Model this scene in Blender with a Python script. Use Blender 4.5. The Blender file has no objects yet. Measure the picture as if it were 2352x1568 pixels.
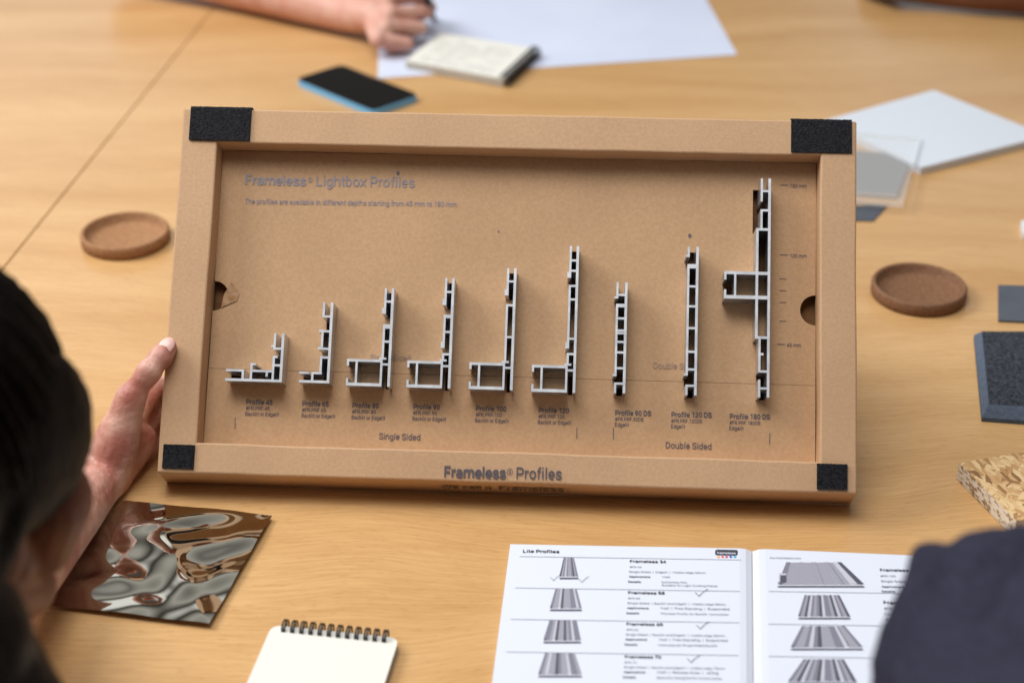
import bpy, bmesh, math, random
from mathutils import Vector, Matrix, noise
random.seed(3)
S = bpy.context.scene
C = S.collection
R = math.radians
# ------------------------------------------------------------------ camera model (photo measured on a 2352 px wide copy)
F = 3593.0; PX = 1176.0; PY = 784.0; H = .74
PITCH = R(30); cp, sp = math.cos(PITCH), math.sin(PITCH)
CAM = Vector((0, 0, H))
def ray(px, py):
    a = (px-PX)/F; b = (py-PY)/F
    return Vector((a, cp-b*sp, -sp-b*cp))
def at(px, py, z=0.0):
    d = ray(px, py); return CAM + d*((z-H)/d.z)
def dp(px, py, D): return CAM + ray(px, py)*D

def lin(r, g, b):
    f = lambda c: (c/255/12.92) if c/255 <= .04045 else ((c/255+.055)/1.055)**2.4
    return (f(r), f(g), f(b), 1)

# ------------------------------------------------------------------ materials
def pmat(name, base, rough=.5, metal=0., var=None, scale=50, stretch=(1,1,1), bump=0., bscale=None, bdist=.001,
         detail=4, spec=.5, trans=0., lo=.35, hi=.65, ior=1.45, alpha=1., blotch=0., bls=14):
    m = bpy.data.materials.new(name); m.use_nodes = True
    nt = m.node_tree; b = nt.nodes['Principled BSDF']
    b.inputs['Base Color'].default_value = base
    b.inputs['Roughness'].default_value = rough
    b.inputs['Metallic'].default_value = metal
    b.inputs['Specular IOR Level'].default_value = spec
    b.inputs['Transmission Weight'].default_value = trans
    b.inputs['IOR'].default_value = ior
    b.inputs['Alpha'].default_value = alpha
    if var or bump:
        tc = nt.nodes.new('ShaderNodeTexCoord'); mp = nt.nodes.new('ShaderNodeMapping')
        mp.inputs['Scale'].default_value = stretch
        nt.links.new(tc.outputs['Object'], mp.inputs[0])
    if var:
        n = nt.nodes.new('ShaderNodeTexNoise'); n.inputs['Scale'].default_value = scale
        n.inputs['Detail'].default_value = detail
        nt.links.new(mp.outputs[0], n.inputs['Vector'])
        r = nt.nodes.new('ShaderNodeValToRGB')
        r.color_ramp.elements[0].position = lo; r.color_ramp.elements[1].position = hi
        r.color_ramp.elements[0].color = base; r.color_ramp.elements[1].color = var
        nt.links.new(n.outputs['Fac'], r.inputs[0]); out = r.outputs[0]
        if blotch:
            n3 = nt.nodes.new('ShaderNodeTexNoise'); n3.inputs['Scale'].default_value = bls; n3.inputs['Detail'].default_value = 6
            nt.links.new(mp.outputs[0], n3.inputs['Vector'])
            r3 = nt.nodes.new('ShaderNodeValToRGB'); r3.color_ramp.elements[0].position = .32; r3.color_ramp.elements[1].position = .62
            r3.color_ramp.elements[0].color = (1-blotch, 1-blotch*1.05, 1-blotch*1.1, 1); r3.color_ramp.elements[1].color = (1, 1, 1, 1)
            nt.links.new(n3.outputs['Fac'], r3.inputs[0])
            mm = nt.nodes.new('ShaderNodeMix'); mm.data_type = 'RGBA'; mm.blend_type = 'MULTIPLY'; mm.inputs[0].default_value = 1
            nt.links.new(out, mm.inputs[6]); nt.links.new(r3.outputs[0], mm.inputs[7]); out = mm.outputs[2]
        nt.links.new(out, b.inputs['Base Color'])
    if bump:
        n2 = nt.nodes.new('ShaderNodeTexNoise'); n2.inputs['Scale'].default_value = bscale or scale
        n2.inputs['Detail'].default_value = 3
        nt.links.new(mp.outputs[0], n2.inputs['Vector'])
        bu = nt.nodes.new('ShaderNodeBump'); bu.inputs['Strength'].default_value = bump; bu.inputs['Distance'].default_value = bdist
        nt.links.new(n2.outputs['Fac'], bu.inputs['Height']); nt.links.new(bu.outputs[0], b.inputs['Normal'])
    return m

def wood_mat():
    m = bpy.data.materials.new('beech_wood'); m.use_nodes = True
    nt = m.node_tree; N = nt.nodes; L = nt.links; b = N['Principled BSDF']
    tc = N.new('ShaderNodeTexCoord')
    wn = N.new('ShaderNodeTexNoise'); wn.inputs['Scale'].default_value = 2.2; wn.inputs['Detail'].default_value = 2
    L.new(tc.outputs['Object'], wn.inputs['Vector'])
    mx = N.new('ShaderNodeVectorMath'); mx.operation = 'MULTIPLY_ADD'
    L.new(wn.outputs['Color'], mx.inputs[0]); mx.inputs[1].default_value = (.0, .16, 0); L.new(tc.outputs['Object'], mx.inputs[2])
    def noise_at(sc, scale, det):
        mp = N.new('ShaderNodeMapping'); mp.inputs['Scale'].default_value = sc; mp.inputs['Rotation'].default_value = (0, 0, R(-5))
        L.new(mx.outputs[0], mp.inputs[0])
        n = N.new('ShaderNodeTexNoise'); n.inputs['Scale'].default_value = scale; n.inputs['Detail'].default_value = det
        L.new(mp.outputs[0], n.inputs['Vector']); return n
    broad = noise_at((1, 9, 1), 1.6, 5); fine = noise_at((1, 24, 1), 20, 6); fleck = noise_at((1, 8, 1), 90, 2)
    r1 = N.new('ShaderNodeValToRGB'); r1.color_ramp.elements[0].position = .28; r1.color_ramp.elements[1].position = .7
    r1.color_ramp.elements[0].color = lin(194, 149, 95); r1.color_ramp.elements[1].color = lin(212, 171, 118)
    L.new(broad.outputs['Fac'], r1.inputs[0])
    r2 = N.new('ShaderNodeValToRGB'); r2.color_ramp.elements[0].position = .36; r2.color_ramp.elements[1].position = .66
    r2.color_ramp.elements[0].color = (.83, .78, .72, 1); r2.color_ramp.elements[1].color = (1, 1, 1, 1)
    L.new(fine.outputs['Fac'], r2.inputs[0])
    r3 = N.new('ShaderNodeValToRGB'); r3.color_ramp.elements[0].position = .30; r3.color_ramp.elements[1].position = .42
    r3.color_ramp.elements[0].color = (.78, .70, .63, 1); r3.color_ramp.elements[1].color = (1, 1, 1, 1)
    L.new(fleck.outputs['Fac'], r3.inputs[0])
    m1 = N.new('ShaderNodeMix'); m1.data_type = 'RGBA'; m1.blend_type = 'MULTIPLY'; m1.inputs[0].default_value = .8
    L.new(r1.outputs[0], m1.inputs[6]); L.new(r2.outputs[0], m1.inputs[7])
    m2 = N.new('ShaderNodeMix'); m2.data_type = 'RGBA'; m2.blend_type = 'MULTIPLY'; m2.inputs[0].default_value = .6
    L.new(m1.outputs[2], m2.inputs[6]); L.new(r3.outputs[0], m2.inputs[7])
    L.new(m2.outputs[2], b.inputs['Base Color'])
    b.inputs['Roughness'].default_value = .31; b.inputs['Specular IOR Level'].default_value = .44
    bu = N.new('ShaderNodeBump'); bu.inputs['Strength'].default_value = .1; bu.inputs['Distance'].default_value = .0005
    L.new(fine.outputs['Fac'], bu.inputs['Height']); L.new(bu.outputs[0], b.inputs['Normal'])
    return m

def osb_mat():
    m = bpy.data.materials.new('strand_board'); m.use_nodes = True
    nt = m.node_tree; N = nt.nodes; L = nt.links; b = N['Principled BSDF']
    tc = N.new('ShaderNodeTexCoord'); last = None
    wn = N.new('ShaderNodeTexNoise'); wn.inputs['Scale'].default_value = 90; wn.inputs['Detail'].default_value = 3
    L.new(tc.outputs['Object'], wn.inputs['Vector'])
    wv = N.new('ShaderNodeVectorMath'); wv.operation = 'MULTIPLY_ADD'; wv.inputs[1].default_value = (.006, .006, 0)
    L.new(wn.outputs['Color'], wv.inputs[0]); L.new(tc.outputs['Object'], wv.inputs[2])
    for i, (rot, sc) in enumerate(((20, (60, 260, 60)), (-50, (75, 280, 60)), (75, (90, 300, 60)))):
        mp = N.new('ShaderNodeMapping'); mp.inputs['Scale'].default_value = sc
        rt = N.new('ShaderNodeMapping'); rt.inputs['Rotation'].default_value = (0, 0, R(rot))
        L.new(wv.outputs[0], rt.inputs[0]); L.new(rt.outputs[0], mp.inputs[0])
        v = N.new('ShaderNodeTexVoronoi'); v.inputs['Scale'].default_value = 1
        L.new(mp.outputs[0], v.inputs['Vector'])
        sx = N.new('ShaderNodeSeparateColor'); L.new(v.outputs['Color'], sx.inputs[0])
        r = N.new('ShaderNodeValToRGB')
        e = r.color_ramp.elements; e[0].position = 0; e[1].position = 1
        e[0].color = lin(124, 86, 50); e[1].color = lin(220, 190, 142)
        q = e.new(.2); q.color = lin(180, 136, 86); q = e.new(.6); q.color = lin(202, 164, 114)
        L.new(sx.outputs[i], r.inputs[0])
        if last is None: last = r.outputs[0]
        else:
            mm = N.new('ShaderNodeMix'); mm.data_type = 'RGBA'
            g = N.new('ShaderNodeMath'); g.operation = 'GREATER_THAN'; g.inputs[1].default_value = .5
            L.new(sx.outputs[(i+1) % 3], g.inputs[0]); L.new(g.outputs[0], mm.inputs[0])
            L.new(last, mm.inputs[6]); L.new(r.outputs[0], mm.inputs[7]); last = mm.outputs[2]
    L.new(last, b.inputs['Base Color']); b.inputs['Roughness'].default_value = .6
    return m

M = {}
M['wood'] = wood_mat()
M['card'] = pmat('cardboard', lin(190, 152, 115), .66, var=lin(198, 160, 123), scale=420, bump=.06, bscale=700, bdist=.0005, spec=.4, blotch=.08, bls=16)
M['card_in'] = pmat('cardboard_panel', lin(187, 148, 109), .66, var=lin(196, 157, 118), scale=380, bump=.06, bscale=600, bdist=.0005, spec=.4, blotch=.08, bls=11)
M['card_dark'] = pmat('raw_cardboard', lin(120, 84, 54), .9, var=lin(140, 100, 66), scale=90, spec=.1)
M['card_torn'] = pmat('torn_cardboard', lin(200, 164, 128), .9, var=lin(170, 128, 90), scale=150, spec=.1)
M['print'] = pmat('grey_print', lin(104, 93, 95), .5, spec=.4)
M['print_sheen'] = pmat('grey_print_with_sheen', lin(138, 127, 132), .35, spec=.6)  # dark print whose sheen is put into a paler base colour
M['print_ghost'] = pmat('faint_grey_print', lin(156, 129, 110), .5, spec=.4)
M['print_dark'] = pmat('dark_grey_print', lin(88, 82, 88), .4, spec=.55)
M['fleece'] = pmat('black_fastener', lin(18, 18, 21), .85, var=lin(44, 44, 48), scale=700, bump=.6, bscale=1300, bdist=.001, spec=.2)
M['alu_cut'] = pmat('cut_aluminium', lin(234, 236, 239), .25, .35, var=lin(208, 211, 216), scale=110, bump=.06, bscale=700)
M['alu'] = pmat('aluminium', lin(212, 214, 219), .30, .85, var=lin(184, 186, 192), scale=60, stretch=(1, 1, .1), bump=.05, bscale=700)
M['paper'] = pmat('white_paper', lin(210, 214, 224), .7, spec=.2)
M['paper_big'] = pmat('drawing_paper', lin(202, 208, 226), .6, var=lin(208, 214, 230), scale=6, spec=.3)
M['cream'] = pmat('cream_paper', lin(222, 219, 208), .8, spec=.1)
M['page_edge'] = pmat('page_edges', lin(196, 188, 174), .8, var=lin(160, 153, 142), scale=40, stretch=(1, 1, 60), spec=.1)
M['ink'] = pmat('dark_ink', lin(60, 60, 70), .6)
M['ink_grey'] = pmat('grey_ink', lin(112, 112, 122), .6)
M['ink_light'] = pmat('light_grey_ink', lin(160, 160, 168), .6)
M['wire'] = pmat('black_wire', lin(28, 28, 30), .35, spec=.5)
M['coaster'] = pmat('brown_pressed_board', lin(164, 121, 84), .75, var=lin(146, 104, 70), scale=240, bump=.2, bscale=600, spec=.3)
M['coaster_shaded'] = pmat('shaded_pressed_board', lin(132, 94, 66), .7, var=lin(114, 79, 54), scale=240, bump=.2, bscale=600, spec=.4)  # right coaster: same board, its duller light put into the colour
M['glass_black'] = pmat('phone_screen', lin(8, 9, 12), .03, spec=.9)
M['blue'] = pmat('blue_case', lin(108, 178, 222), .35)
M['black'] = pmat('black_plastic', lin(18, 18, 20), .4)
M['white_tile'] = pmat('white_acrylic', lin(210, 215, 222), .25, spec=.4)
M['tile_edge'] = pmat('white_sample', lin(222, 222, 222), .5)
M['clear'] = pmat('clear_acrylic', (.85, .87, .86, 1), .05, alpha=.12, spec=.4)
M['clear_edge'] = pmat('clear_acrylic_edge', (.86, .87, .85, 1), .2, alpha=.75)
M['frost'] = pmat('grey_acrylic', lin(128, 125, 120), .4, alpha=.88, spec=.3)
M['frost_edge'] = pmat('grey_acrylic_edge', lin(205, 203, 198), .3, alpha=.9)
M['slate'] = pmat('slate_sheet', lin(84, 89, 97), .55, var=lin(78, 83, 91), scale=40)
M['felt'] = pmat('charcoal_felt', lin(40, 43, 48), .95, var=lin(72, 76, 82), scale=420, bump=.5, bscale=600, bdist=.002, spec=.1, detail=2)
M['felt_edge'] = pmat('blue_grey_foam_edge', lin(92, 103, 118), .85, var=lin(80, 90, 105), scale=300, spec=.1)
M['osb'] = osb_mat()
M['osb_edge'] = pmat('strand_board_edge', lin(222, 210, 190), .8, var=lin(150, 118, 80), scale=150, stretch=(1, 1, 2.2), bump=.5, bscale=160, lo=.48, hi=.6)
M['mirror'] = pmat('bronze_mirror_foil', (.57, .53, .44, 1), .025, 1.)
M['skin'] = pmat('skin', lin(214, 168, 150), .5, var=lin(202, 144, 126), scale=34, bump=.3, bscale=200, bdist=.0012, spec=.35)
M['skin_l'] = pmat('skin_of_seated_person', lin(206, 159, 141), .46, var=lin(172, 108, 93), scale=40, bump=.7, bscale=130, bdist=.002, spec=.4, lo=.36, hi=.64)
M['skin_shade'] = pmat('shaded_face_skin', lin(132, 88, 72), .5, var=lin(116, 74, 61), scale=26, bump=.2, bscale=200, bdist=.001, spec=.25)  # darker skin copy for the head; its shade is put into the colour
M['skin_d'] = pmat('tanned_skin', lin(120, 78, 58), .5, var=lin(108, 68, 48), scale=22, spec=.35)
M['nail'] = pmat('nail', lin(230, 186, 174), .25, spec=.5)
M['hair'] = pmat('dark_hair', lin(8, 6, 5), .5, var=lin(20, 15, 13), scale=26, stretch=(9, 9, 1), bump=.6, bscale=60, bdist=.003, spec=.16)
M['shirt'] = pmat('black_shirt', lin(18, 17, 19), .9, spec=.1)
M['navy'] = pmat('navy_cloth', lin(42, 42, 54), .9, var=lin(51, 50, 64), scale=260, bump=.5, bscale=700, bdist=.0016, spec=.1)
M['eye'] = pmat('eye_white', lin(190, 180, 172), .2)
M['pic_w'] = pmat('printed_pale_grey', lin(186, 186, 196), .6)
M['pic_l'] = pmat('printed_light_grey', lin(150, 149, 160), .6)
M['pic_m'] = pmat('printed_mid_grey', lin(122, 121, 134), .6)
M['pic_d'] = pmat('printed_dark_grey', lin(80, 80, 92), .6)
for k, c in (('d0', (240, 160, 60)), ('d1', (230, 80, 70)), ('d2', (205, 60, 90)), ('d3', (60, 90, 190)), ('d4', (60, 160, 210))):
    M[k] = pmat('logo_dot_'+k, lin(*c), .6)

# ------------------------------------------------------------------ helpers
def tag(o, label=None, cat=None, group=None, kind=None):
    if label: o['label'] = label
    if cat: o['category'] = cat
    if group: o['group'] = group
    if kind: o['kind'] = kind
    return o
def obj(name, bm, mats, parent=None, smooth=False):
    if isinstance(bm, bpy.types.Mesh):
        me = bm; me.materials.clear()
    else:
        me = bpy.data.meshes.new(name); bm.normal_update(); bm.to_mesh(me); bm.free()
    if not isinstance(mats, (list, tuple)): mats = [mats]
    for m in mats: me.materials.append(m)
    if smooth: me.polygons.foreach_set('use_smooth', [True]*len(me.polygons))
    o = bpy.data.objects.new(name, me); C.objects.link(o)
    if parent: o.parent = parent
    return o
def empty(name, loc=(0, 0, 0)):
    o = bpy.data.objects.new(name, None); C.objects.link(o); o.location = loc; o.empty_display_size = .02
    return o
def round_poly(pts, r, n=5):
    if r <= 0: return [Vector(p) for p in pts]
    out = []
    k = len(pts)
    for i in range(k):
        p = Vector(pts[i]); a = (Vector(pts[i-1])-p); b = (Vector(pts[(i+1) % k])-p)
        d = min(r, a.length*.45, b.length*.45); A = p+a.normalized()*d; B = p+b.normalized()*d
        for j in range(n+1):
            t = j/n; out.append(A.lerp(p, t).lerp(p.lerp(B, t), t))
    return out
def prism(bm, pts, z0, z1, mi_top=0, mi_side=0, bevel=0):
    pts = [Vector((p[0], p[1], 0)) for p in pts]
    ar = sum(pts[i].x*pts[(i+1) % len(pts)].y-pts[(i+1) % len(pts)].x*pts[i].y for i in range(len(pts)))
    if ar < 0: pts.reverse()
    lo = [bm.verts.new((p.x, p.y, z0)) for p in pts]; hi = [bm.verts.new((p.x, p.y, z1)) for p in pts]
    f = bm.faces.new(hi); f.material_index = mi_top
    g = bm.faces.new(lo[::-1]); g.material_index = mi_top
    n = len(pts)
    for i in range(n):
        s = bm.faces.new((lo[i], lo[(i+1) % n], hi[(i+1) % n], hi[i])); s.material_index = mi_side
    if bevel:
        es = [e for e in f.edges]
        bmesh.ops.bevel(bm, geom=es, offset=bevel, segments=2, profile=.6, affect='EDGES')
def slab(name, quad, z0, z1, mats, r=0, parent=None, bevel=0, origin=None):
    bm = bmesh.new()
    prism(bm, round_poly([Vector((p[0], p[1], 0)) for p in quad], r), z0, z1, 0, 1 if isinstance(mats, list) else 0, bevel)
    if origin is not None:
        bmesh.ops.translate(bm, verts=bm.verts, vec=-Vector(origin))
    o = obj(name, bm, mats, parent)
    if origin is not None and not parent: o.location = origin
    return o
def tube(bm, pts, r, seg=8, r2=None, mi=0):
    pts = [Vector(p) for p in pts]; rings = []
    n = len(pts)
    up = Vector((.13, .31, .94)).normalized()
    for i, p in enumerate(pts):
        t = (pts[min(i+1, n-1)]-pts[max(i-1, 0)]).normalized()
        a = t.cross(up)
        if a.length < 1e-3: a = t.cross(Vector((1, 0, 0)))
        a.normalize(); b = t.cross(a)
        rr = r if r2 is None else r+(r2-r)*i/(n-1)
        rings.append([bm.verts.new(p+(a*math.cos(2*math.pi*k/seg)+b*math.sin(2*math.pi*k/seg))*rr) for k in range(seg)])
    for i in range(n-1):
        for k in range(seg):
            f = bm.faces.new((rings[i][k], rings[i][(k+1) % seg], rings[i+1][(k+1) % seg], rings[i+1][k])); f.material_index = mi; f.smooth = True
    bm.faces.new(rings[0][::-1]); bm.faces.new(rings[-1])
def cells(bm, rects, z0, z1, holes=(), side=0):
    q = lambda v: round(v, 6)
    rects = [tuple(map(q, r)) for r in rects]; holes = [tuple(map(q, r)) for r in holes]
    xs = sorted(set([v for r in rects for v in (r[0], r[2])]+[v for r in holes for v in (r[0], r[2])]))
    ys = sorted(set([v for r in rects for v in (r[1], r[3])]+[v for r in holes for v in (r[1], r[3])]))
    ins = lambda x, y, L: any(a < x < c and b < y < d for a, b, c, d in L)
    nx, ny = len(xs)-1, len(ys)-1
    fl = [[ins((xs[i]+xs[i+1])/2, (ys[j]+ys[j+1])/2, rects) and not ins((xs[i]+xs[i+1])/2, (ys[j]+ys[j+1])/2, holes) for j in range(ny)] for i in range(nx)]
    V = {}
    def v(i, j, k):
        if (i, j, k) not in V: V[(i, j, k)] = bm.verts.new((xs[i], ys[j], z1 if k else z0))
        return V[(i, j, k)]
    g = lambda i, j: 0 <= i < nx and 0 <= j < ny and fl[i][j]
    def sf(*a):
        f = bm.faces.new(a); f.material_index = side
    for i in range(nx):
        for j in range(ny):
            if not fl[i][j]: continue
            bm.faces.new((v(i, j, 1), v(i+1, j, 1), v(i+1, j+1, 1), v(i, j+1, 1)))
            sf(v(i, j, 0), v(i, j+1, 0), v(i+1, j+1, 0), v(i+1, j, 0))
            if not g(i-1, j): sf(v(i, j, 0), v(i, j, 1), v(i, j+1, 1), v(i, j+1, 0))
            if not g(i+1, j): sf(v(i+1, j, 0), v(i+1, j+1, 0), v(i+1, j+1, 1), v(i+1, j, 1))
            if not g(i, j-1): sf(v(i, j, 0), v(i+1, j, 0), v(i+1, j, 1), v(i, j, 1))
            if not g(i, j+1): sf(v(i, j+1, 0), v(i, j+1, 1), v(i+1, j+1, 1), v(i+1, j+1, 0))
# ---- lettering: a plain grotesque drawn as strokes (cap height 1)
def arc(cx, cy, rx, ry, a0, a1, n=10):
    return [(cx+rx*math.cos(R(a0+(a1-a0)*i/n)), cy+ry*math.sin(R(a0+(a1-a0)*i/n))) for i in range(n+1)]
def ell(cx, cy, rx, ry): return arc(cx, cy, rx, ry, 90, 450, 18)
SS = [(.59, .53), (.52, .65), (.37, .69), (.21, .65), (.15, .54), (.22, .44), (.40, .37), (.55, .30), (.60, .20), (.53, .09), (.37, .05), (.19, .10), (.12, .22)]
GL = {
 ' ': (.33, []), 'a': (.75, [arc(.36, .47, .23, .21, 160, 0)+[(.59, 0)], [(.59, .41), (.38, .41)]+arc(.34, .23, .22, .18, 90, 290)+[(.59, .17)]]),
 'b': (.77, [[(.13, 0), (.13, 1.04)], ell(.39, .37, .25, .31)]), 'c': (.72, [arc(.39, .37, .26, .31, 40, 320, 14)]),
 'd': (.77, [[(.63, 0), (.63, 1.04)], ell(.37, .37, .25, .31)]), 'e': (.73, [[(.13, .37), (.635, .37)]+arc(.38, .37, .255, .31, 0, 318, 16)[1:]]),
 'f': (.47, [[(.22, 0), (.22, .82)]+arc(.42, .82, .20, .16, 180, 80, 6)[1:], [(.04, .68), (.42, .68)]]),
 'g': (.77, [ell(.37, .37, .25, .31), [(.63, .74), (.63, -.06)]+arc(.38, -.06, .25, .17, 0, -150, 8)[1:]]),
 'h': (.76, [[(.13, 0), (.13, 1.04)], arc(.38, .44, .25, .25, 165, 0)+[(.63, 0)]]), 'i': (.34, [[(.17, 0), (.17, .74)], [(.17, .90), (.17, 1.03)]]),
 'k': (.69, [[(.13, 0), (.13, 1.04)], [(.60, .74), (.15, .30)], [(.29, .44), (.64, 0)]]), 'l': (.34, [[(.17, 0), (.17, 1.04)]]),
 'm': (1.18, [[(.13, 0), (.13, .74)], arc(.36, .46, .23, .23, 165, 0)+[(.59, 0)], arc(.82, .46, .23, .23, 165, 0)+[(1.05, 0)]]),
 'n': (.76, [[(.13, 0), (.13, .74)], arc(.38, .44, .25, .25, 165, 0)+[(.63, 0)]]), 'o': (.78, [ell(.39, .37, .27, .31)]),
 'p': (.77, [[(.13, -.29), (.13, .74)], ell(.39, .37, .25, .31)]), 'r': (.47, [[(.13, 0), (.13, .74)], arc(.40, .42, .27, .26, 170, 78, 6)]),
 's': (.71, [SS]), 't': (.45, [[(.22, .92), (.22, .20)]+arc(.36, .20, .14, .15, 180, 285, 6)[1:], [(.03, .68), (.40, .68)]]),
 'u': (.76, [[(.13, .74), (.13, .30)]+arc(.37, .30, .24, .25, 180, 350)[1:], [(.63, .74), (.63, 0)]]), 'v': (.67, [[(.05, .74), (.335, .04), (.62, .74)]]),
 'w': (1.04, [[(.04, .74), (.28, .04), (.52, .68), (.76, .04), (1.0, .74)]]), 'x': (.69, [[(.06, .74), (.63, 0)], [(.63, .74), (.06, 0)]]),
 'y': (.66, [[(.05, .74), (.34, .05)], [(.62, .74), (.33, 0), (.24, -.19), (.08, -.23)]]), 'z': (.69, [[(.08, .68), (.6, .68), (.08, .06), (.62, .06)]]),
 'A': (.90, [[(.04, 0), (.45, .96), (.86, 0)], [(.19, .32), (.71, .32)]]), 'B': (.86, [[(.14, .06), (.14, .94), (.45, .94)]+arc(.45, .735, .2, .205, 80, -90, 8)+[(.14, .53)], [(.45, .53)]+arc(.46, .295, .24, .235, 80, -90, 8)+[(.14, .06)]]),
 'D': (.90, [[(.14, .06), (.14, .94), (.34, .94)]+arc(.38, .5, .38, .44, 90, -90, 12)+[(.14, .06)]]), 'E': (.78, [[(.68, .06), (.14, .06), (.14, .94), (.68, .94)], [(.14, .51), (.62, .51)]]),
 'F': (.76, [[(.14, 0), (.14, .94), (.68, .94)], [(.14, .48), (.62, .48)]]), 'G': (.94, [arc(.47, .5, .36, .44, 45, 350, 14)+[(.83, .45), (.5, .45)]]),
 'L': (.74, [[(.14, .98), (.14, .06), (.68, .06)]]), 'M': (1.2, [[(.13, 0), (.13, .94), (.6, .1), (1.07, .94), (1.07, 0)]]),
 'P': (.87, [[(.14, 0), (.14, .94), (.48, .94)]+arc(.48, .68, .27, .26, 80, -90, 8)+[(.14, .42)]]), 'R': (.87, [[(.14, 0), (.14, .94), (.46, .94)]+arc(.46, .69, .26, .25, 80, -90, 8)+[(.14, .44)], [(.45, .42), (.77, 0)]]),
 'S': (.83, [[(.72, .70), (.66, .87), (.42, .95), (.18, .88), (.11, .73), (.2, .59), (.43, .50), (.66, .41), (.74, .26), (.66, .12), (.43, .05), (.17, .12), (.09, .30)]]),
 'T': (.83, [[(.03, .94), (.80, .94)], [(.415, .94), (.415, 0)]]), 'V': (.88, [[(.04, .98), (.44, .05), (.84, .98)]]), 'W': (1.22, [[(.05, .98), (.33, .05), (.61, .93), (.89, .05), (1.17, .98)]]),
 '0': (.77, [ell(.385, .5, .25, .44)]), '1': (.77, [[(.15, .78), (.47, .92), (.47, 0)]]), '2': (.77, [arc(.38, .69, .24, .25, 170, -35)+[(.12, .06), (.66, .06)]]),
 '3': (.77, [arc(.37, .72, .23, .22, 160, -80, 9)+arc(.37, .28, .26, .22, 80, -160, 9)]), '4': (.77, [[(.72, .27), (.07, .27), (.54, .95), (.54, 0)]]),
 '5': (.77, [[(.64, .94), (.20, .94), (.16, .50)]+arc(.38, .33, .26, .27, 130, -155, 12)]), '6': (.77, [ell(.39, .31, .25, .25), [(.56, .92), (.30, .80), (.16, .52), (.14, .31)]]),
 '7': (.77, [[(.07, .94), (.68, .94), (.28, 0)]]), '8': (.77, [ell(.385, .73, .21, .21), ell(.385, .28, .25, .22)]), '9': (.77, [ell(.38, .66, .25, .27), [(.63, .66), (.61, .40), (.48, .16), (.22, .06)]]),
 '#': (.84, [[(.24, 0), (.40, .97)], [(.50, 0), (.66, .97)], [(.10, .64), (.80, .64)], [(.05, .33), (.75, .33)]]), '.': (.36, [[(.16, 0), (.16, .14)]]), '|': (.34, [[(.16, -.2), (.16, 1.05)]]), '-': (.46, [[(.06, .4), (.40, .4)]]),
 '®': (1.0, [ell(.5, .55, .42, .42), [(.38, .32), (.38, .78), (.55, .78), (.62, .68), (.55, .57), (.38, .57)], [(.52, .55), (.64, .32)]]),
}
def letter(bm, s, P0, P1, normal, bold=0., hs=1.0, mi=0):
    big = bold > .012; wd = .215 if big else (.15 if bold >= .006 else .13)
    ad = 1.07 if big else 1.0
    lines = []; x = 0
    for ch in s:
        a, pl = GL.get(ch, GL[' '])
        for p in pl: lines.append([(x+q[0]*ad, q[1]) for q in p])
        x += a*ad
    xs = [q[0] for l in lines for q in l]; x0, x1 = min(xs)-wd/2, max(xs)+wd/2
    e1 = (P1-P0); w = e1.length; e1.normalize(); e2 = normal.cross(e1).normalized()
    k = w/(x1-x0)
    for li, l in enumerate(lines):
        ww = wd*(.6 if s == '®' else 1)/2
        n = len(l); closed = (abs(l[0][0]-l[-1][0])+abs(l[0][1]-l[-1][1])) < 1e-6
        A, B = [], []
        for i in range(n):
            pv = l[i-1] if i > 0 else (l[-2] if closed else l[0]); nx_ = l[i+1] if i < n-1 else (l[1] if closed else l[-1])
            d1 = Vector((l[i][0]-pv[0], l[i][1]-pv[1])); d2 = Vector((nx_[0]-l[i][0], nx_[1]-l[i][1]))
            if d1.length < 1e-9: d1 = d2.copy()
            if d2.length < 1e-9: d2 = d1.copy()
            d1.normalize(); d2.normalize(); t = d1+d2
            if t.length < 1e-4: t = d1.copy()
            t.normalize(); m = Vector((-t.y, t.x)); c_ = max(.45, m.dot(Vector((-d1.y, d1.x))))
            A.append((l[i][0]+m.x*ww/c_, l[i][1]+m.y*ww/c_)); B.append((l[i][0]-m.x*ww/c_, l[i][1]-m.y*ww/c_))
        lift = normal*(.00002*(li % 5))
        mk = lambda q: bm.verts.new(P0+e1*((q[0]-x0)*k)+e2*(q[1]*k*hs)+lift)
        Av = [mk(q) for q in A]; Bv = [mk(q) for q in B]
        for i in range(n-1):
            f = bm.faces.new((Bv[i], Bv[i+1], Av[i+1], Av[i])); f.material_index = mi
def stroke(bm, P0, P1, w, normal, mi=0):
    e = (P1-P0).normalized(); n = normal.cross(e).normalized()*(w/2)
    f = bm.faces.new([bm.verts.new(p) for p in (P0-n, P1-n, P1+n, P0+n)]); f.material_index = mi
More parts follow.
